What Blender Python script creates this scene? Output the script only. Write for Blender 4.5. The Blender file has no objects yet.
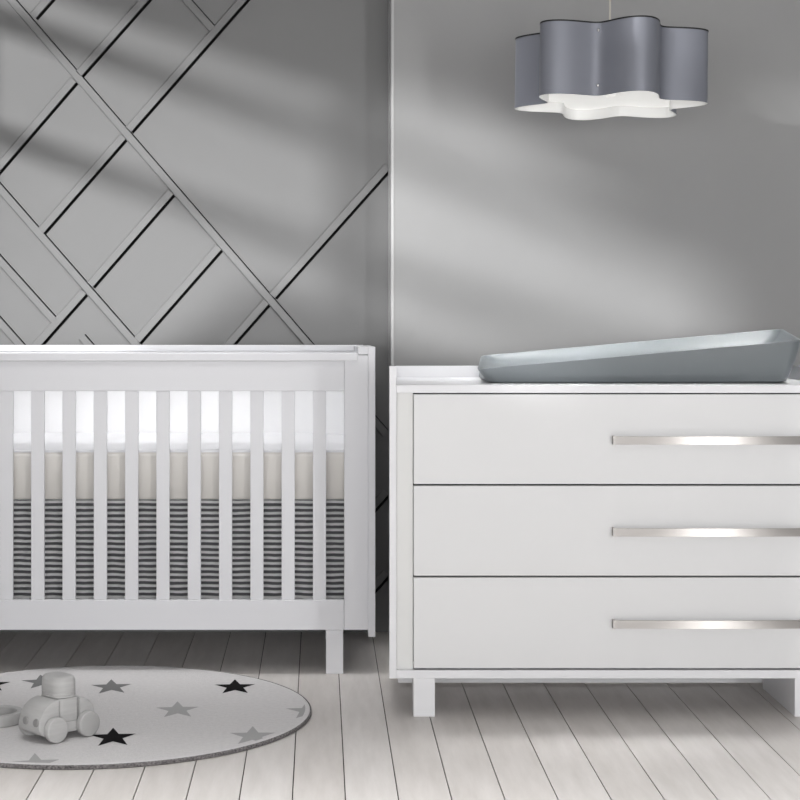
import bpy, bmesh, math, random
from mathutils import Vector, Matrix
random.seed(4)
S = bpy.context.scene
COL = S.collection
PI = math.pi

# ---------------------------------------------------------------- camera frame
F, H, PX, PY = 1800.0, 1.08, 319.0, 298.0      # focal length in pixels, eye height, vanishing point
Y_WALL, Y_STEP = 5.82, 5.58                     # panelled wall, smooth wall stepping forward
def X(px, d): return (px - PX) * d / F
def Z(py, d): return H - (py - PY) * d / F
def floor_at(px, py, z=0.0):
    d = F * (H - z) / (py - PY)
    return X(px, d), d

# ---------------------------------------------------------------- materials
def mat(name, col, rough=.5, metal=0.0, bump=None, var=None, spec=.5):
    m = bpy.data.materials.new(name); m.use_nodes = True
    nt = m.node_tree; b = nt.nodes['Principled BSDF']
    b.inputs['Base Color'].default_value = (*col, 1)
    b.inputs['Roughness'].default_value = rough
    b.inputs['Metallic'].default_value = metal
    b.inputs['Specular IOR Level'].default_value = spec
    tc = nt.nodes.new('ShaderNodeTexCoord')
    if var:
        sc, amt, stretch = var
        mp = nt.nodes.new('ShaderNodeMapping'); mp.inputs['Scale'].default_value = stretch
        nt.links.new(tc.outputs['Object'], mp.inputs['Vector'])
        n = nt.nodes.new('ShaderNodeTexNoise'); n.inputs['Scale'].default_value = sc
        n.inputs['Detail'].default_value = 5
        nt.links.new(mp.outputs[0], n.inputs['Vector'])
        r = nt.nodes.new('ShaderNodeValToRGB')
        r.color_ramp.elements[0].position = .3; r.color_ramp.elements[1].position = .7
        r.color_ramp.elements[0].color = (*[c * (1 - amt) for c in col], 1)
        r.color_ramp.elements[1].color = (*[min(1, c * (1 + amt)) for c in col], 1)
        nt.links.new(n.outputs['Fac'], r.inputs['Fac'])
        nt.links.new(r.outputs['Color'], b.inputs['Base Color'])
    if bump:
        sc, st, dist = bump
        n2 = nt.nodes.new('ShaderNodeTexNoise'); n2.inputs['Scale'].default_value = sc
        n2.inputs['Detail'].default_value = 3
        nt.links.new(tc.outputs['Object'], n2.inputs['Vector'])
        bp = nt.nodes.new('ShaderNodeBump'); bp.inputs['Strength'].default_value = st
        bp.inputs['Distance'].default_value = dist
        nt.links.new(n2.outputs['Fac'], bp.inputs['Height'])
        nt.links.new(bp.outputs['Normal'], b.inputs['Normal'])
    return m

M = {}
M['crib_white'] = mat('crib white lacquer', (.74, .74, .765), .38)
M['back_lit_white'] = mat('brightened crib white lacquer', (.92, .92, .93), .5)  # crib white lightened to stand in for light inside the crib
M['dresser_white'] = mat('dresser white lacquer', (.80, .80, .82), .32)
M['drawer'] = mat('drawer satin white', (.755, .755, .76), .36)
M['joint'] = mat('painted joint shade', (.02, .02, .02), .9)  # painted shade for the dark line beside each moulding
M['filler'] = mat('filler warm white', (.74, .74, .728), .4)
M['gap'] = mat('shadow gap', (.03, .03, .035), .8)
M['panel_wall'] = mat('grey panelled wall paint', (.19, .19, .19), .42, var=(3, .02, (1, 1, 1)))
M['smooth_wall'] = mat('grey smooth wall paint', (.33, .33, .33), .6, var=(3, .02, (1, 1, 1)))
M['strip'] = mat('grey moulding paint', (.198, .198, .198), .36)
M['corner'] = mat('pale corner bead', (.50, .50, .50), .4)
M['ceiling'] = mat('ceiling white', (.75, .75, .75), .8)
M['groove'] = mat('floor groove', (.06, .05, .045), .9)
M['sheet'] = mat('white mattress cover', (.76, .76, .78), .85, bump=(60, .1, .002))
M['border'] = mat('cream mattress border', (.74, .715, .68), .85, bump=(300, .2, .001))
M['tray'] = mat('blue grey moulded foam', (.175, .194, .205), .4)
M['shade_out'] = mat('slate grey laminate', (.25, .26, .30), .45, .3)
M['shade_in'] = mat('shade white lining', (.85, .85, .84), .6)
M['black'] = mat('black trim', (.012, .012, .014), .5)
M['cord'] = mat('beige cord', (.55, .52, .47), .7)
M['chrome'] = mat('polished chrome', (.75, .75, .76), .12, 1.0)
M['steel'] = mat('brushed nickel', (.43, .41, .395), .32, 1.0, bump=(500, .04, .0005))
M['rug'] = mat('pale grey rug pile', (.63, .615, .615), .95, bump=(220, .5, .003), var=(90, .05, (1, 1, 1)))
M['rug_edge'] = mat('dark speckled rug edge', (.16, .15, .15), .95, bump=(260, .8, .004), var=(220, .75, (1, 1, 1)))
M['star_black'] = mat('black star pile', (.012, .011, .012), .95, bump=(220, .4, .003), spec=.05)
M['star_mid'] = mat('mid grey star pile', (.20, .20, .20), .95, bump=(220, .4, .003), spec=.05)
M['star_light'] = mat('light grey star pile', (.40, .395, .395), .95, bump=(220, .4, .003), spec=.05)
M['wood'] = mat('whitewashed beech', (.50, .495, .49), .55, var=(14, .06, (1, 1, 9)), bump=(30, .1, .001))
M['wood_dark'] = mat('dark grey washed beech', (.30, .295, .29), .5)
M['wood_grey'] = mat('grey washed beech', (.46, .455, .45), .55, var=(14, .07, (1, 6, 1)))

def floor_mat():
    m = mat('whitewashed floorboards', (.62, .59, .57), .5)
    nt = m.node_tree; b = nt.nodes['Principled BSDF']
    tc = nt.nodes.new('ShaderNodeTexCoord')
    geo = nt.nodes.new('ShaderNodeNewGeometry')
    mp = nt.nodes.new('ShaderNodeMapping'); mp.inputs['Scale'].default_value = (9, 1.1, 1)
    nt.links.new(tc.outputs['Object'], mp.inputs['Vector'])
    add = nt.nodes.new('ShaderNodeVectorMath'); add.operation = 'ADD'
    mul = nt.nodes.new('ShaderNodeMath'); mul.operation = 'MULTIPLY'; mul.inputs[1].default_value = 37
    nt.links.new(geo.outputs['Random Per Island'], mul.inputs[0])
    nt.links.new(mp.outputs[0], add.inputs[0]); nt.links.new(mul.outputs[0], add.inputs[1])
    n = nt.nodes.new('ShaderNodeTexNoise'); n.inputs['Scale'].default_value = 3.2; n.inputs['Detail'].default_value = 8
    n.inputs['Roughness'].default_value = .62
    nt.links.new(add.outputs[0], n.inputs['Vector'])
    r = nt.nodes.new('ShaderNodeValToRGB')
    e = r.color_ramp.elements
    e[0].position = .28; e[0].color = (.60, .57, .545, 1)
    e[1].position = .72; e[1].color = (.72, .69, .67, 1)
    nt.links.new(n.outputs['Fac'], r.inputs['Fac'])
    # every board a touch lighter or darker than the next
    hs = nt.nodes.new('ShaderNodeMix'); hs.data_type = 'RGBA'; hs.blend_type = 'MULTIPLY'
    hs.inputs['Factor'].default_value = 1
    r2 = nt.nodes.new('ShaderNodeValToRGB')
    r2.color_ramp.elements[0].color = (.93, .92, .91, 1); r2.color_ramp.elements[1].color = (1, 1, 1, 1)
    nt.links.new(geo.outputs['Random Per Island'], r2.inputs['Fac'])
    nt.links.new(r.outputs['Color'], hs.inputs['A']); nt.links.new(r2.outputs['Color'], hs.inputs['B'])
    nt.links.new(hs.outputs['Result'], b.inputs['Base Color'])
    return m
M['floor'] = floor_mat()

def stripe_mat():
    m = mat('striped ticking fabric', (.5, .5, .5), .9)
    nt = m.node_tree; b = nt.nodes['Principled BSDF']
    tc = nt.nodes.new('ShaderNodeTexCoord')
    sep = nt.nodes.new('ShaderNodeSeparateXYZ'); nt.links.new(tc.outputs['Object'], sep.inputs[0])
    n = nt.nodes.new('ShaderNodeTexNoise'); n.inputs['Scale'].default_value = 18; n.inputs['Detail'].default_value = 3
    nt.links.new(tc.outputs['Object'], n.inputs['Vector'])
    wob = nt.nodes.new('ShaderNodeMath'); wob.operation = 'MULTIPLY'; wob.inputs[1].default_value = .005
    nt.links.new(n.outputs['Fac'], wob.inputs[0])
    a = nt.nodes.new('ShaderNodeMath'); a.operation = 'ADD'
    nt.links.new(sep.outputs['Z'], a.inputs[0]); nt.links.new(wob.outputs[0], a.inputs[1])
    d = nt.nodes.new('ShaderNodeMath'); d.operation = 'DIVIDE'; d.inputs[1].default_value = .01625
    nt.links.new(a.outputs[0], d.inputs[0])
    fr = nt.nodes.new('ShaderNodeMath'); fr.operation = 'FRACT'; nt.links.new(d.outputs[0], fr.inputs[0])
    r = nt.nodes.new('ShaderNodeValToRGB'); cr = r.color_ramp
    cr.elements[0].position = .0; cr.elements[0].color = (.95, .95, .95, 1)
    cr.elements[1].position = .38; cr.elements[1].color = (.95, .95, .95, 1)
    for p, c in ((.50, .15), (.92, .15), (1.0, .95)):
        el = cr.elements.new(p); el.color = (c, c, c * 1.06, 1)
    nt.links.new(fr.outputs[0], r.inputs['Fac'])
    nt.links.new(r.outputs['Color'], b.inputs['Base Color'])
    return m
M['stripe'] = stripe_mat()

def brushed(m):
    nt = m.node_tree; b = nt.nodes['Principled BSDF']
    b.inputs['Anisotropic'].default_value = .9
    b.inputs['Anisotropic Rotation'].default_value = ANI
    tg = nt.nodes.new('ShaderNodeTangent'); tg.direction_type = 'RADIAL'; tg.axis = 'X'
    nt.links.new(tg.outputs[0], b.inputs['Tangent'])
ANI = 0.0
brushed(M['steel'])
def glow_mat():
    m = mat('opal diffuser', (.9, .9, .88), .5)
    b = m.node_tree.nodes['Principled BSDF']
    b.inputs['Emission Color'].default_value = (1, .985, .95, 1)
    b.inputs['Emission Strength'].default_value = GLOW
    return m
GLOW = .35
M['glow'] = glow_mat()

# ---------------------------------------------------------------- builders
ORIGIN = {}
def tag(o, label=None, cat=None, group=None, kind=None):
    if label: o['label'] = label
    if cat: o['category'] = cat
    if group: o['group'] = group
    if kind: o['kind'] = kind
    return o
def thing(name, label, cat, loc, rz=0.0, group=None):
    o = bpy.data.objects.new(name, None); COL.objects.link(o)
    o.location = loc; o.rotation_euler.z = rz
    o.empty_display_size = .05
    ORIGIN[o.name] = Vector(loc)
    return tag(o, label, cat, group)
def obj(name, bm, mats, parent=None, smooth=False, local=False, label=None):
    """one mesh object; geometry comes in world coordinates unless local"""
    org = ORIGIN[parent.name] if parent is not None else Vector((0, 0, 0))
    if parent is not None and not local:
        bmesh.ops.translate(bm, verts=bm.verts, vec=-org)
    bmesh.ops.recalc_face_normals(bm, faces=bm.faces)
    me = bpy.data.meshes.new(name); bm.to_mesh(me); bm.free()
    for m in (mats if isinstance(mats, (list, tuple)) else [mats]): me.materials.append(m)
    if smooth:
        for p in me.polygons: p.use_smooth = True
        try: me.set_sharp_from_angle(angle=math.radians(38))
        except Exception: pass
    o = bpy.data.objects.new(name, me); COL.objects.link(o)
    if parent is not None: o.parent = parent
    ORIGIN[o.name] = org
    if label: o['label'] = label
    return o
def struct(name, bm, mats, smooth=False):
    return tag(obj(name, bm, mats, None, smooth), kind='structure')

def box(x0, x1, y0, y1, z0, z1, bev=.0, bm=None, mi=0):
    own = bm is None
    t = bmesh.new()
    vs = [t.verts.new((x, y, z)) for x in (x0, x1) for y in (y0, y1) for z in (z0, z1)]
    for f in ((0, 1, 3, 2), (4, 6, 7, 5), (0, 4, 5, 1), (2, 3, 7, 6), (0, 2, 6, 4), (1, 5, 7, 3)):
        t.faces.new([vs[i] for i in f])
    if bev > 0:
        bmesh.ops.bevel(t, geom=t.edges[:], offset=bev, segments=2, profile=.5, affect='EDGES')
    for f in t.faces: f.material_index = mi
    if own: return t
    join(bm, t); return bm
def join(bm, t):
    vm = {}
    for v in t.verts: vm[v] = bm.verts.new(v.co)
    for f in t.faces:
        try:
            nf = bm.faces.new([vm[v] for v in f.verts]); nf.material_index = f.material_index
        except ValueError: pass
    t.free(); return bm
def prism(pts, axis, a0, a1, bev=0.0, segs=2):
    """pts: 2-D outline; axis the extrusion axis 'x','y','z'"""
    t = bmesh.new()
    def P(p, a):
        return {'x': (a, p[0], p[1]), 'y': (p[0], a, p[1]), 'z': (p[0], p[1], a)}[axis]
    A = [t.verts.new(P(p, a0)) for p in pts]; B = [t.verts.new(P(p, a1)) for p in pts]
    n = len(pts)
    t.faces.new(A); t.faces.new(B[::-1])
    for i in range(n): t.faces.new((A[i], B[i], B[(i + 1) % n], A[(i + 1) % n]))
    bmesh.ops.recalc_face_normals(t, faces=t.faces)
    if bev > 0:
        es = [e for e in t.edges if e.calc_face_angle(0) > .6]
        bmesh.ops.bevel(t, geom=es, offset=bev, segments=segs, profile=.5, affect='EDGES')
    return t
def cyl(c, r, h, axis='z', n=48, bev=0.0, r2=None):
    t = bmesh.new()
    bmesh.ops.create_cone(t, cap_ends=True, segments=n, radius1=r, radius2=r if r2 is None else r2, depth=h)
    if bev > 0:
        es = [e for e in t.edges if e.calc_face_angle(0) > .9]
        bmesh.ops.bevel(t, geom=es, offset=bev, segments=3, profile=.5, affect='EDGES')
    R = {'z': Matrix.Identity(3), 'y': Matrix.Rotation(PI / 2, 3, 'X'), 'x': Matrix.Rotation(PI / 2, 3, 'Y')}[axis]
    bmesh.ops.rotate(t, cent=(0, 0, 0), matrix=R, verts=t.verts)
    bmesh.ops.translate(t, vec=c, verts=t.verts)
    return t
def tube(p0, p1, r, n=12):
    p0, p1 = Vector(p0), Vector(p1); d = p1 - p0
    t = bmesh.new()
    bmesh.ops.create_cone(t, cap_ends=True, segments=n, radius1=r, radius2=r, depth=d.length)
    q = Vector((0, 0, 1)).rotation_difference(d.normalized())
    bmesh.ops.rotate(t, cent=(0, 0, 0), matrix=q.to_matrix(), verts=t.verts)
    bmesh.ops.translate(t, vec=(p0 + p1) / 2, verts=t.verts)
    return t
def loft(rings, closed_ends=True):
    t = bmesh.new()
    R = [[t.verts.new(p) for p in ring] for ring in rings]
    n = len(R[0])
    for a, b in zip(R, R[1:]):
        for i in range(n): t.faces.new((a[i], a[(i + 1) % n], b[(i + 1) % n], b[i]))
    if closed_ends:
        t.faces.new(R[0][::-1]); t.faces.new(R[-1])
    return t
def rrect(x0, x1, y0, y1, r, n=6):
    pts = []
    for cx, cy, a in ((x1 - r, y0 + r, -90), (x1 - r, y1 - r, 0), (x0 + r, y1 - r, 90), (x0 + r, y0 + r, 180)):
        for k in range(n + 1):
            t = math.radians(a + 90 * k / n)
            pts.append((cx + r * math.cos(t), cy + r * math.sin(t)))
    return pts

# ---------------------------------------------------------------- the room
W = .1145                                         # board width
bm = bmesh.new()
box(-2.6, 3.0, -1.5, Y_WALL + .1, -.04, -.006, 0, bm, 1)
x = .1715 - 24 * W
while x < 3.0:
    box(x + .0013, x + W - .0013, -1.5, Y_WALL + .1, -.005, 0, 0, bm, 0); x += W
struct('floor', bm, [M['floor'], M['groove']])
XS = .2263                             # the corner where the smooth wall steps forward
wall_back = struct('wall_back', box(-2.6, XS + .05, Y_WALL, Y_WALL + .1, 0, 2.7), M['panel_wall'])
SLOTS = bmesh.new()
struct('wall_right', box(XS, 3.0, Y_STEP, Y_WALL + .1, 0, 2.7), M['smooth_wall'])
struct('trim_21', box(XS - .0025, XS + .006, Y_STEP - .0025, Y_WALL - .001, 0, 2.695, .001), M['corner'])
struct('ceiling', box(-2.6, 3.0, 1.2, Y_WALL + .1, 2.7, 2.8), M['ceiling'])
# left wall with a long window, out of the frame, that lets the low sun in
XL = -1.6
WY0, WY1, WZ0, WZ1 = 1.15, 5.0, 1.65, 2.62
bm = bmesh.new()
join(bm, prism([(.2, 0), (Y_WALL, 0), (Y_WALL, 1.05), (4.4, 1.05), (3.6, WZ0), (.2, WZ0)], 'x', XL - .12, XL))  # invented sill slope, lets sun onto the lower left of the back wall
box(XL - .12, XL, .2, Y_WALL, WZ1, 2.7, 0, bm)
box(XL - .12, XL, .2, WY0, WZ0, WZ1, 0, bm)
box(XL - .12, XL, WY1, Y_WALL, 1.05, WZ1, 0, bm)
struct('wall_left', bm, M['smooth_wall'])
# unseen wedge added to trim the sun band and keep it off the lamp
struct('sun_block_wedge', prism([(WY0, WZ1), (3.2, WZ1), (WY0, 2.2)], 'x', XL - .119, XL - .001), M['smooth_wall'])
struct('sun_block_board', box(XL - .119, XL - .001, 3.25, WY1, 2.36, WZ1), M['smooth_wall'])  # unseen board added to darken the wall above the upper sun band
bm = bmesh.new()
for z, h in ((1.83, .07), (2.21, .075), (WZ1 - .03, .06)):
    box(XL - .08, XL - .03, WY0, WY1, z - h / 2, z + h / 2, 0, bm)
for y, hw in ((WY0 + .03, .03), (3.16, .065), (WY1 - .03, .03)):
    box(XL - .0801, XL - .0299, y - hw, y + hw, WZ0, WZ1, 0, bm)
struct('window_1', bm, M['ceiling'])

# mouldings on the panelled wall: each is a flat strip, given by its shaded edge (pixels on the wall) and its side
def wp(px, py): return Vector((X(px, Y_WALL), Z(py, Y_WALL)))
NTRIM = [0]
def strip(p0, p1, side, depth=.009, w=.0255, extend=(0, 0)):
    a, b = wp(*p0), wp(*p1)
    d = (b - a).normalized(); a = a - d * extend[0]; b = b + d * extend[1]
    n = Vector((-d.y, d.x))
    if n.x * side[0] + n.y * side[1] < 0: n = -n
    pts = [a, b, b + n * w, a + n * w]
    sw = .0086 if side == UL else .0034             # joint added beside the strip for its shadow line
    q = [a + n * .0005, b + n * .0005, b - n * sw, a - n * sw]
    c = bmesh.new()
    A = [c.verts.new((p.x, Y_WALL - .02, p.y)) for p in q]; B = [c.verts.new((p.x, Y_WALL + SLOT_D, p.y)) for p in q]
    c.faces.new(A); c.faces.new(B[::-1])
    for i in range(4): c.faces.new((A[i], B[i], B[(i + 1) % 4], A[(i + 1) % 4]))
    bmesh.ops.recalc_face_normals(c, faces=c.faces); join(SLOTS, c)
    t = bmesh.new()
    bv = .0038
    y1, y0 = Y_WALL, Y_WALL - depth
    ins = [a + n * .0006, b + n * .0006, b + n * (w - bv), a + n * (w - bv)]
    rings = [[(p.x, y1, p.y) for p in pts], [(p.x, y0 + bv, p.y) for p in pts], [(p.x, y0, p.y) for p in ins]]
    V = [[t.verts.new(p) for p in r] for r in rings]
    for r0, r1 in zip(V, V[1:]):
        for i in range(4): t.faces.new((r0[i], r0[(i + 1) % 4], r1[(i + 1) % 4], r1[i]))
    t.faces.new(V[2]); t.faces.new(V[0][::-1])
    NTRIM[0] += 1
    struct('trim_%d' % NTRIM[0], t, M['strip'])
UL, LL = (-1, 1), (-1, -1)
SLOT_D = .04
# strips falling to the right
strip((-60, -88), (388.5, 431.5), LL)                       # the long one
strip((-160, -1), (0, 183), LL); strip((0, 183), (262, 483), LL)
strip((-70, 177), (54, 315), LL, extend=(0, .014))
strip((-70, 238), (26, 346), LL, extend=(0, .014))
strip((150, -46), (212.5, 24), LL, extend=(0, .012))
strip((86, 336), (150, 409), LL, extend=(.006, 0))
# strips rising to the right (cut where they meet the falling ones)
strip((36, 18.5), (90, -42.5), UL)
strip((81.5, 76.5), (190, -46.5), UL)
strip((-70, 253), (76.5, 82.5), UL)
strip((131.5, 132), (290, -49), UL)
strip((44, 233), (126, 139), UL)
strip((93, 287), (173.5, 194.5), UL)
strip((-40, 437), (86.5, 294), UL)
strip((140, 342.5), (221.5, 249.5), UL)
strip((275, 298), (390, 169), UL)
strip((150, 439), (269, 304), UL)
strip((300, 594), (388.5, 494), UL)
strip((300, 675), (388.5, 575), UL)

# cut the open joints into the wall
me = bpy.data.meshes.new('joints'); SLOTS.to_mesh(me); SLOTS.free()
cut = bpy.data.objects.new('joints', me); COL.objects.link(cut)
bo = wall_back.modifiers.new('cut', 'BOOLEAN'); bo.operation = 'DIFFERENCE'; bo.solver = 'EXACT'; bo.use_self = True; bo.object = cut
bpy.context.view_layer.update()
ev = wall_back.evaluated_get(bpy.context.evaluated_depsgraph_get())
nm = bpy.data.meshes.new_from_object(ev)
wall_back.modifiers.clear(); wall_back.data = nm
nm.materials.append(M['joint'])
for p in nm.polygons:                            # black in the joints stands in for the mouldings' shade
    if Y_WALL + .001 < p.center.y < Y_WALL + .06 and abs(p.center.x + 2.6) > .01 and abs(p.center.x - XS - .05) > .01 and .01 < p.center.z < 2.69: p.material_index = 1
bpy.data.objects.remove(cut)

# ---------------------------------------------------------------- crib
DC = 5.17
XR = X(375.3, DC); XC = X(131.5, DC); XLc = 2 * XC - XR
YB = 5.745
crib = thing('crib', 'white slatted baby crib with solid back panel standing against the grey panelled wall', 'crib', (XC, DC + .29, 0))
cw = M['crib_white']
def cbox(name, x0, x1, y0, y1, z0, z1, bev=.0015, m=cw): return obj(name, box(x0, x1, y0, y1, z0, z1, bev), m, crib)
EP = .0205
for s, x0 in ((0, XLc), (1, XR - EP)):
    zt0, zt1 = Z(346.8, DC), .929
    pts = [(DC - .004, .107), (YB, .107), (YB, zt1), (DC - .004, zt0)]
    obj('end_panel', prism(pts, 'x', x0, x0 + EP, .0015), cw, crib)
xi0, xi1 = XLc + EP, XR - EP                                   # clear inside
z_cap1, z_cap0 = Z(353, DC), Z(361, DC)
EC = XR - EP - X(358, DC)                                      # flat caps along the tops of both ends
for x0 in (xi0, xi1 - EC):
    pts = [(DC - .003, zt0 - .022), (YB - .033, zt1 - .020), (YB - .033, zt1), (DC - .003, zt0)]
    obj('end_cap', prism(pts, 'x', x0, x0 + EC, .0008), cw, crib)
obj('top_cap', box(xi0 + EC + .0005, xi1 - EC - .0005, DC - .006, DC + .040, z_cap0, z_cap1, .002), cw, crib)
z_tr = Z(391, DC); z_br1, z_br0 = Z(600, DC), Z(630, DC)
xg1 = X(344.2, DC); xg0 = 2 * XC - xg1                         # inner faces of the posts
cbox('top_rail', xg0 + .0006, xg1 - .0006, DC, DC + .026, z_tr, z_cap0)
cbox('bottom_rail', xg0 + .0006, xg1 - .0006, DC, DC + .026, z_br0, z_br1)
cbox('post', xg1, xi1, DC, DC + .045, z_br0, zt0 - .0235)
cbox('post', xi0, xg0, DC, DC + .045, z_br0, zt0 - .0235)
pitch = 31.33 * DC / F; gw = 18.1 * DC / F
for k in range(13):
    x1 = xg1 - gw - k * pitch
    cbox('slat', x1 - (pitch - gw), x1, DC + .002, DC + .016, z_br1, z_tr, .0012)
zr = Z(351.2, YB - .032)
cbox('back_panel', xi0, xi1, YB - .016, YB, .1135, zr, .0005, M['back_lit_white'])
cbox('back_rail', xi0, xi1, YB - .032, YB, zr, Z(345, YB - .02), .0015)
obj('mattress_base', box(xi0, xi1, DC + .075, YB - .03, .470, .494, .001), cw, crib)
lw = .0495
lx1 = X(343.2, DC)
for x0 in (lx1 - lw, 2 * XC - lx1):
    cbox('leg', x0, x0 + lw, DC + .001, DC + .001 + lw, 0, z_br0, .0015)
    cbox('leg', x0, x0 + lw, YB - lw, YB, 0, .1135, .0015)
# mattress: cream side border, domed white top
my0, my1, mx0, mx1 = DC + .052, YB - .0175, xi0 + .008, xi1 - .008
mz0, mz1 = .4960, Z(453, DC + .06) + .006
mattress = thing('crib_mattress', 'white topped crib mattress with cream sides lying inside the slatted crib', 'mattress', ((mx0 + mx1) / 2, (my0 + my1) / 2, mz0))
rings = []
for ins, z in ((.006, mz0), (0, mz0 + .008), (0, mz1 - .016), (.004, mz1 - .006), (.012, mz1)):
    rings.append([(p[0], p[1], z) for p in rrect(mx0 + ins, mx1 - ins, my0 + ins, my1 - ins, .035 - ins * .5)])
obj('border', loft(rings), M['border'], mattress, True)
rings = []
for ins, dz in ((.003, .0), (.006, .006), (.03, .014), (.07, .020), (.13, .028), (.19, .034), (.23, .028)):
    rings.append([(p[0], p[1], mz1 - .004 + dz) for p in rrect(mx0 + ins, mx1 - ins, my0 + ins, my1 - ins, .032)])
obj('top_cover', loft(rings), M['sheet'], mattress, True)
# striped skirt hanging below the mattress, softly gathered
t = bmesh.new()
NX, NZ = 420, 26
sx0, sx1, sz0, sz1 = xi0 + .006, xi1 - .006, .150, .4945
grid = []
for i in range(NX + 1):
    u = i / NX; xx = sx0 + (sx1 - sx0) * u
    col = []
    for j in range(NZ + 1):
        v = j / NZ
        amp = .004 * (1 - v) ** .7
        yy = DC + .056 + amp * (math.sin(u * 61) + .7 * math.sin(u * 97 + 1.3 + v)) - .001
        zz = sz0 + (sz1 - sz0) * v + .002 * math.sin(u * 23) * (1 - v)
        col.append(t.verts.new((xx, yy, zz)))
    grid.append(col)
for i in range(NX):
    for j in range(NZ):
        t.faces.new((grid[i][j], grid[i + 1][j], grid[i + 1][j + 1], grid[i][j + 1]))
bmesh.ops.solidify(t, geom=t.faces[:], thickness=.0025)
sk = obj('crib_skirt', t, M['stripe'], None, True)
tag(sk, 'grey and white striped crib skirt hanging under the mattress behind the slats', 'crib skirt')

# ---------------------------------------------------------------- dresser
DD = 4.64
dx0, dx1 = X(389.3, DD), X(840.5, DD)
dyb = 5.105
dres = thing('dresser', 'white three drawer dresser with long metal handles standing by the smooth grey wall', 'dresser', ((dx0 + dx1) / 2, DD + .23, 0))
dw = M['dresser_white']
TP = .0185; TAPER = .039
z_side1, z_top1, z_top0 = Z(366, DD), Z(385, DD), Z(393, DD)
z_b1, z_b0 = Z(670.3, DD), Z(678.5, DD)
for x0 in (dx0, dx1 - TP):
    pts = [(DD, z_b0), (dyb, z_b0), (dyb, Z(366, dyb)), (DD, z_side1)]
    t = prism(pts, 'x', x0, x0 + TP, .001)
    for v in t.verts:                                # the case narrows a little towards its back
        v.co.x += TAPER * (v.co.y - DD) * (1 if x0 == dx0 else -1)
    obj('side_panel', t, dw, dres)
ix0, ix1 = dx0 + TP, dx1 - TP
def dbox(name, x0, x1, y0, y1, z0, z1, bev=.001, m=dw, par=None):
    t = box(x0, x1, y0, y1, z0, z1, bev)
    for v in t.verts:
        if v.co.x < ix0 + .0103: v.co.x += TAPER * max(0, v.co.y - DD)
        if v.co.x > ix1 - .0103: v.co.x -= TAPER * max(0, v.co.y - DD)
    return obj(name, t, m, par or dres)
dbox('top_board', ix0, ix1, DD, dyb - .019, z_top0, z_top1)
dbox('gallery', ix0, ix1, dyb - .018, dyb, z_top0, Z(366, dyb - .018))
dbox('bottom_board', ix0, ix1, DD, dyb - .019, z_b0, z_b1)
dbox('back_panel', ix0, ix1, dyb - .018, dyb, z_b0, z_top0 - .001)
xd0 = X(413.8, DD); xd1 = dx1 - (xd0 - dx0)
dbox('filler_strip', ix0, xd0 - .001, DD + .018, DD + .036, z_b1, z_top0, .0005, M['filler'])
dbox('filler_strip', xd1 + .001, ix1, DD + .018, DD + .036, z_b1, z_top0, .0005, M['filler'])
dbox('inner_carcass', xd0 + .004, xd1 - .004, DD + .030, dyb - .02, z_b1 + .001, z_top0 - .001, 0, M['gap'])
rows = ((394.4, 484.2), (486.0, 576.0), (577.8, 668.6))
hx0, hx1 = X(612, DD), X(803, DD)
for a, b in rows:
    dr = dbox('drawer', xd0, xd1, DD + .004, DD + .024, Z(b, DD), Z(a, DD), .0012, M['drawer'])
    # long flat handle, bowed away from the drawer
    zc = Z(a + 45.6, DD); hh = .0105
    N = 40; rings = []
    for i in range(N + 1):
        u = i / N
        xx = hx0 + (hx1 - hx0) * u
        bow = .015 + .006 * math.sin(PI * u)
        y0 = DD + .004 - .004 - bow; y1 = y0 + .004
        rings.append([(xx, y0, zc - hh), (xx, y1, zc - hh), (xx, y1, zc + hh), (xx, y0, zc + hh)])
    t = loft(rings)
    for xe in (hx0, hx1):
        s = 1 if xe == hx0 else -1
        box(min(xe, xe + s * .006), max(xe, xe + s * .006), DD - .0165, DD + .0045, zc - hh - .0006, zc + hh + .0006, .0005, t)
    obj('handle', t, M['steel'], dr, False, label='long bowed brushed metal handle')
# legs: slim square one at the left, a deep plank one further right, and a low back plinth to the floor
lx0 = X(413.5, DD)
dbox('leg', lx0, lx0 + .0555, DD + .002, DD + .058, 0, z_b0, .0012)
rx0 = X(795, DD)
dbox('leg', rx0, rx0 + .0555, DD + .002, DD + .34, 0, z_b0, .0012)
dbox('back_plinth', ix0 + .02, ix1 - .02, DD + .365, DD + .383, 0.010, z_b0, .001)

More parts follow.
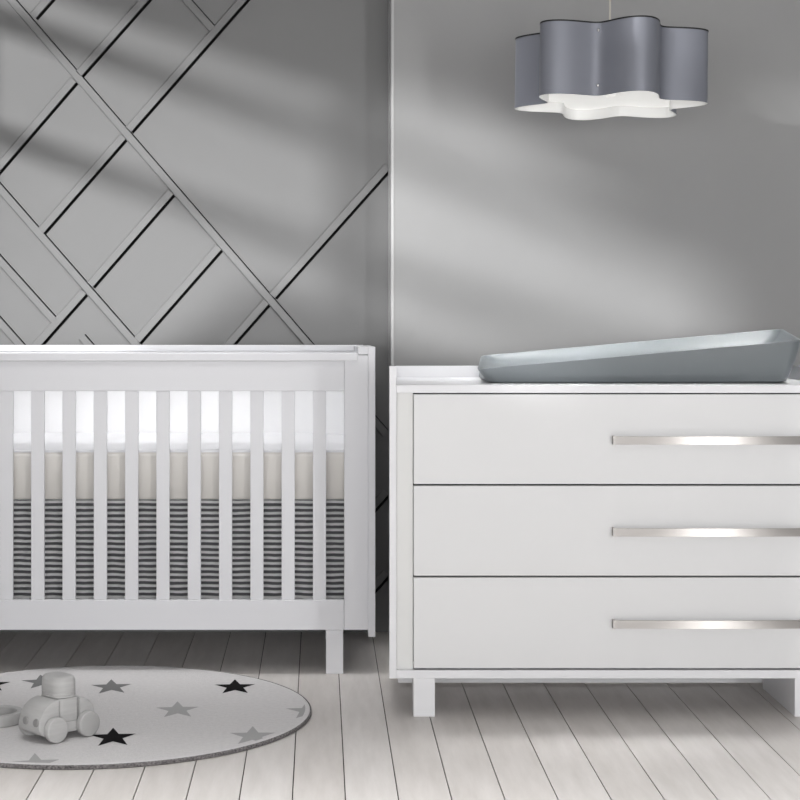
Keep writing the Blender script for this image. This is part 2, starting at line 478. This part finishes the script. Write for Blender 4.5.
# ---------------------------------------------------------------- changing tray
def tray():
    zb = z_top1 + .0005
    bx0, bx1, by0, by1 = X(489, 4.735), X(786, 4.735), 4.735, 5.055
    rx0_, rx1_, ry0, ry1 = X(477.3, 4.715), X(802, 4.715), 4.715, 5.078
    def rim(x, y):
        u = (x - rx0_) / (rx1_ - rx0_)
        v = (y - ry0) / (ry1 - ry0)
        return .894 + .0755 * u + .024 * max(0, min(1, v))
    def ring(f, ins, zf, r):
        """f: 0 at the foot, 1 at the rim"""
        pts = rrect(bx0 + (rx0_ - bx0) * f + ins, bx1 + (rx1_ - bx1) * f - ins,
                    by0 + (ry0 - by0) * f + ins, by1 + (ry1 - by1) * f - ins, r, 8)
        # long sides get extra points so that the slope stays smooth
        out = []
        for i, p in enumerate(pts):
            q = pts[(i + 1) % len(pts)]
            k = 10 if i % 9 == 8 else 1
            for j in range(k):
                out.append((p[0] + (q[0] - p[0]) * j / k, p[1] + (q[1] - p[1]) * j / k))
        return [(p[0] + .042 * f * (p[1] - ry0) / (ry1 - ry0), p[1], zf(*p)) for p in out]
    rings = [ring(0, .010, lambda x, y: zb, .03), ring(0, .002, lambda x, y: zb + .001, .034), ring(.1, -.001, lambda x, y: zb + .005, .028)]
    for g, f in ((.25, .42), (.5, .70), (.75, .88), (.93, .98)):
        rings.append(ring(f, 0, lambda x, y, g=g: zb + .005 + (rim(x, y) - zb - .005) * g, .028))
    rings.append(ring(1, .0, lambda x, y: rim(x, y) - .0015, .028))
    rings.append(ring(1, .0015, lambda x, y: rim(x, y), .027))
    rings.append(ring(1, .006, lambda x, y: rim(x, y), .025))
    rings.append(ring(1, .0085, lambda x, y: rim(x, y) - .002, .024))
    def pad(x, y):
        u = (x - rx0_) / (rx1_ - rx0_)
        return .8755 + .038 * u
    for g, ins in ((.25, .020), (.55, .05), (.8, .085), (.95, .12), (1, .15)):
        rings.append(ring(1, ins, lambda x, y, g=g: rim(x, y) - .002 + (pad(x, y) - rim(x, y) + .002) * g, .03))
    return loft(rings)
o = obj('changing_tray', tray(), M['tray'], None, True)
tag(o, 'blue grey wedge shaped baby changing tray lying on top of the white dresser', 'changing tray')

# ---------------------------------------------------------------- pendant lamp
DL = 4.87
lx, lyc = X(610, DL), DL
lamp = thing('pendant_lamp', 'slate grey flower shaped pendant lamp with white inside hanging above the dresser', 'lamp', (lx, lyc, 1.6))
ROT = math.radians(-90 - 30 - 19)
zs0, zs1 = 1.598, 1.791
def rad(a, R=.219, k=.19): return R * (1 + k * math.cos(6 * (a - ROT)))
def flower(z, off=0.0, n=288):
    out = []
    for i in range(n):
        a = 2 * PI * i / n; r = rad(a) + off
        out.append((lx + r * math.cos(a), lyc + r * math.sin(a), z))
    return out
t = bmesh.new()
O0, O1, I1, I0 = [[t.verts.new(p) for p in flower(z, off)] for z, off in ((zs0, 0), (zs1, 0), (zs1, -.0045), (zs0, -.0045))]
n = len(O0)
for i in range(n):
    j = (i + 1) % n
    f = t.faces.new((O0[i], O0[j], O1[j], O1[i])); f.material_index = 0
    for a, b in ((O1, I1), (I1, I0), (I0, O0)):
        f = t.faces.new((a[i], a[j], b[j], b[i])); f.material_index = 1
shade = obj('shade', t, [M['shade_out'], M['shade_in']], lamp, True)
t = bmesh.new()
A = [[t.verts.new(p) for p in flower(z, off)] for z, off in ((zs1 - .002, .001), (zs1 + .002, .001), (zs1 + .002, -.0055), (zs1 - .002, -.0055))]
for i in range(n):
    j = (i + 1) % n
    for k in range(4): t.faces.new((A[k][i], A[k][j], A[(k + 1) % 4][j], A[(k + 1) % 4][i]))
obj('top_trim', t, M['black'], shade, True, label='thin black edging')
for q in (0, 2, 4):
    a = ROT + math.radians(30 + 60 * q)
    for z in (zs0 + .027, zs1 - .021):
        t = bmesh.new()
        bmesh.ops.create_uvsphere(t, u_segments=16, v_segments=10, radius=.0052)
        bmesh.ops.translate(t, verts=t.verts, vec=(lx + (rad(a) + .001) * math.cos(a), lyc + (rad(a) + .001) * math.sin(a), z))
        obj('rivet', t, M['chrome'], shade, True)
zd = zs0 + .030
obj('diffuser', loft([flower(zd, -.0050), flower(zd + .004, -.0050)]), M['glow'], lamp)
obj('cord', tube((lx, lyc, 1.70), (lx, lyc, 2.685), .0026), M['cord'], lamp, True)
obj('ceiling_rose', cyl((lx, lyc, 2.690), .05, .02, bev=.004), M['shade_in'], lamp, True)
obj('socket', cyl((lx, lyc, 1.690), .020, .06, bev=.003), M['shade_in'], lamp, True)
t = bmesh.new(); bmesh.ops.create_uvsphere(t, u_segments=20, v_segments=14, radius=.027)
bmesh.ops.translate(t, verts=t.verts, vec=(lx, lyc, 1.648)); obj('bulb', t, M['glow'], lamp, True)
t = bmesh.new()
for q in range(3):
    a = ROT + math.radians(30 + 120 * q)
    join(t, tube((lx, lyc, 1.715), (lx + (rad(a) - .003) * math.cos(a), lyc + (rad(a) - .003) * math.sin(a), 1.715), .002, 8))
obj('spider_frame', t, M['chrome'], lamp, True)
TILT = Matrix.Rotation(math.radians(1.2), 4, 'Y') @ Matrix.Rotation(math.radians(-3.0), 4, 'X')    # hangs a little tipped, its near side higher
for o in lamp.children:
    if o.name in ('shade', 'diffuser', 'spider_frame'):
        c = Matrix.Translation((0, 0, .1)); o.matrix_local = c @ TILT @ c.inverted()

# ---------------------------------------------------------------- rug
RX, RY, RR, RT = X(95, 4.68), 4.68, .563, .0115
rug = thing('rug', 'round pale grey rug scattered with black and grey stars on the floorboards', 'rug', (RX, RY, 0))
def disc(r, z, n=160): return [(RX + r * math.cos(2 * PI * i / n), RY + r * math.sin(2 * PI * i / n), z) for i in range(n)]
t = loft([disc(RR - .004, .003), disc(RR - .004, RT - .002), disc(RR - .008, RT - .0003), disc(RR - .016, RT)])
stars = [(235, 687, 1, .05), (111.5, 687, 2, .12), (177.5, 710, 3, .08), (113, 737.5, 1, .11), (252.5, 736, 3, .03), (308, 711, 3, .06),
         (42, 682, 2, .2), (-10, 685, 1, .15), (35, 764, 3, .16), (187, 766, 3, .08), (-60, 716, 3, .2), (-40, 745, 1, .2)]
for px, py, mi, rot in stars:
    cx, cy = floor_at(px, py, RT)
    pts = []
    for k in range(10):
        a = PI / 2 + k * PI / 5; r = 1 if k % 2 == 0 else .41
        u, v = .059 * r * math.cos(a), .098 * r * math.sin(a)
        pts.append((cx + u * math.cos(rot) - v * math.sin(rot), cy + u * math.sin(rot) + v * math.cos(rot)))
    RIM = RR - .0165                                 # cut the star where it runs over the rug's rim
    for q in range(90):
        a = 2 * PI * q / 90; nx, ny = math.cos(a), math.sin(a)
        out = []
        for k in range(len(pts)):
            p0, p1 = pts[k], pts[(k + 1) % len(pts)]
            d0 = (p0[0] - RX) * nx + (p0[1] - RY) * ny - RIM; d1 = (p1[0] - RX) * nx + (p1[1] - RY) * ny - RIM
            if d0 <= 0: out.append(p0)
            if d0 * d1 < 0:
                w_ = d0 / (d0 - d1); out.append((p0[0] + (p1[0] - p0[0]) * w_, p0[1] + (p1[1] - p0[1]) * w_))
        pts = out
        if len(pts) < 3: break
    if len(pts) < 3: continue
    V = [t.verts.new((p[0], p[1], RT + .0006)) for p in pts]
    f = t.faces.new(V); f.material_index = mi
    f.normal_update()
    if f.normal.z < 0: f.normal_flip()
obj('pile', t, [M['rug'], M['star_black'], M['star_mid'], M['star_light']], rug)
obj('edge_binding', loft([disc(RR - .0035, 0), disc(RR, .002), disc(RR, RT - .003), disc(RR - .0035, RT - .0008)], False), M['rug_edge'], rug, True, label='dark speckled rug edge')

# ---------------------------------------------------------------- wooden toy car
hd = math.atan2(-.70, -.71)
car = thing('toy_car', 'pale wooden toy car with a peg driver and round eyes on the star rug', 'toy car', (-.637, 4.390, RT + .0007), hd)
def arc(cx, cz, rx, rz, a0, a1, n=14):
    return [(cx + rx * math.cos(math.radians(a0 + (a1 - a0) * i / n)), cz + rz * math.sin(math.radians(a0 + (a1 - a0) * i / n))) for i in range(n + 1)]
bw = .042
pts = [(-.072, .016), (.0255, .016), (.0255, .042), (-.078, .042), (-.080, .022)]
obj('chassis', prism(pts, 'y', -bw, bw, .002), M['wood'], car, True, True)
# rounded hood and tail, quarter rounds either side of the driver slot
hood = arc(.026, .036, .060, .028, -90, 0, 8) + arc(.026, .040, .060, .058, 0, 90) 
obj('hood', prism(hood, 'y', -bw, bw, .003), M['wood'], car, True, True)
tail = [(-.036, .0425)] + arc(-.036, .0425, .046, .052, 90, 180)
obj('tail', prism(tail, 'y', -bw, bw, .003), M['wood'], car, True, True)
# driver: block body with a rounded head on it
rings = []
for z, i in ((.0425, .001), (.045, 0), (.096, 0), (.0985, .0015)):
    rings.append([(p[0], p[1], z) for p in rrect(-.0325 + i, .0235 - i, -.043 + i, .043 - i, .010, 6)])
obj('driver_body', loft(rings), M['wood'], car, True, True)
rings = []
for z, i in ((.0988, .003), (.1005, .0), (.1045, 0), (.1055, .0012), (.1065, 0), (.1105, 0), (.1115, .0012), (.1125, 0), (.139, .0004), (.146, .003), (.1495, .008), (.151, .016)):
    rings.append([(p[0], p[1], z) for p in rrect(-.0345 + i, .0300 - i, -.0450 + i, .0450 - i, .030 - i, 8)])
obj('driver_head', loft(rings), M['wood'], car, True, True)
for sx in (-.052, .0435):
    for sy in (-1, 1):
        obj('wheel', cyl((sx, sy * (bw + .0105), .0305), .0305, .019, 'y', 48, .004), M['wood_grey'] if sx < 0 else M['wood'], car, True, True)
for sy in (-.012, .030):                          # two round eyes on the hood's front
    a = math.radians(10)
    c = Vector((.026 + .0605 * math.cos(a), sy, .040 + .0585 * math.sin(a)))
    t = cyl((0, 0, 0), .0098, .007, 'x', 28, .0022)
    bmesh.ops.rotate(t, cent=(0, 0, 0), matrix=Matrix.Rotation(-a, 3, 'Y'), verts=t.verts)
    bmesh.ops.translate(t, vec=c, verts=t.verts)
    obj('eye', t, M['wood_dark'], car, True, True)
# wooden ring lying beside the car
rc = Vector((X(-3, 4.535), 4.535, RT + .0008))
t = bmesh.new()
prof = [(.049, 0), (.0645, 0), (.0665, .003), (.0665, .025), (.0645, .028), (.051, .028), (.049, .026)]
V = []
N = 72
for i in range(N):
    a = 2 * PI * i / N
    V.append([t.verts.new((rc.x + r * math.cos(a), rc.y + r * math.sin(a), rc.z + z)) for r, z in prof])
for i in range(N):
    a, b = V[i], V[(i + 1) % N]
    for k in range(len(prof)):
        l = (k + 1) % len(prof); t.faces.new((a[k], a[l], b[l], b[k]))
o = obj('wooden_ring', t, M['wood_grey'], None, True)
tag(o, 'flat pale wooden ring lying on the rug beside the toy car', 'toy ring')

# ---------------------------------------------------------------- light
def area(name, loc, target, sx, sy, energy, col=(1, 1, 1)):
    l = bpy.data.lights.new(name, 'AREA'); l.shape = 'RECTANGLE'; l.size = sx; l.size_y = sy
    l.energy = energy; l.color = col
    o = bpy.data.objects.new(name, l); COL.objects.link(o); o.location = loc
    o.rotation_euler = (Vector(target) - Vector(loc)).to_track_quat('-Z', 'Y').to_euler()
    return o
area('front_fill_light', (-.4, -1.2, 1.15), (-.1, 5.2, .8), 3.2, .9, 98)  # added fill from the camera side for the furniture fronts
area('handle_highlight_fill', (2.3, -1.2, 1.1), (.9, 4.6, .6), .32, 1.2, 62)  # added narrow strip for the handle highlight and the dresser's right end
area('overhead_fill_light', (-.35, 3.34, 2.62), (-.35, 3.34, 0), 2.9, .7, 15)  # added overhead fill that brightens the floor in front
bpy.data.lights['overhead_fill_light'].spread = math.radians(50)
for n_, loc_, to_, sx_, e_, sp_ in (('crib_fill_light', (-.45, 5.12, 2.64), (-.45, 5.25, .8), 1.5, 2.8, 50), ('back_panel_fill_light', (-.55, 4.6, 2.64), (-.55, 5.62, .8), 1.2, 2.2, 50),  # added fills for the mattress and the crib's back panel
                               ('dresser_fill_light', (.3, 5.2, 2.64), (.7, 5.0, .85), .5, 1.5, 32), ('tray_fill_light', (1.75, 5.2, 2.64), (1.12, 5.0, .9), .4, 1.7, 30)):  # added fills for the dresser top and the inside of the tray
    area(n_, loc_, to_, sx_, .25, e_)
    bpy.data.lights[n_].spread = math.radians(sp_)
sp = bpy.data.lights.new('lamp_light', 'SPOT'); sp.energy = 10; sp.spot_size = math.radians(100); sp.spot_blend = 1.0; sp.shadow_soft_size = .03
spo = bpy.data.objects.new('lamp_light', sp); COL.objects.link(spo); spo.location = (lx, lyc, zd - .012)
sun = bpy.data.lights.new('sun', 'SUN'); sun.energy = 3.0; sun.angle = math.radians(3.0)
so = bpy.data.objects.new('sun', sun); COL.objects.link(so)
so.rotation_euler = Vector((1, 1.5, -.36)).to_track_quat('-Z', 'Y').to_euler()
so.location = (-4, 0, 4)
w = bpy.data.worlds.new('world'); S.world = w; w.use_nodes = True
w.node_tree.nodes['Background'].inputs['Color'].default_value = (.97, .98, 1, 1)
w.node_tree.nodes['Background'].inputs['Strength'].default_value = .19

# ---------------------------------------------------------------- camera
cam = bpy.data.cameras.new('camera'); cam.sensor_width = 36; cam.sensor_fit = 'HORIZONTAL'
cam.lens = 36 * F / 800
cam.shift_x = (400 - PX) / 800
cam.shift_y = -(400 - PY) / 800
co = bpy.data.objects.new('camera', cam); COL.objects.link(co)
co.location = (0, 0, H); co.rotation_euler = (PI / 2, 0, 0)
cam.clip_start = .05
S.camera = co
S.view_settings.view_transform = 'Standard'
S.view_settings.look = 'None'
S.view_settings.gamma = 1
S.view_settings.exposure = 0
S.view_settings.use_curve_mapping = False
S.cycles.use_denoising = True
S.cycles.max_bounces = 8
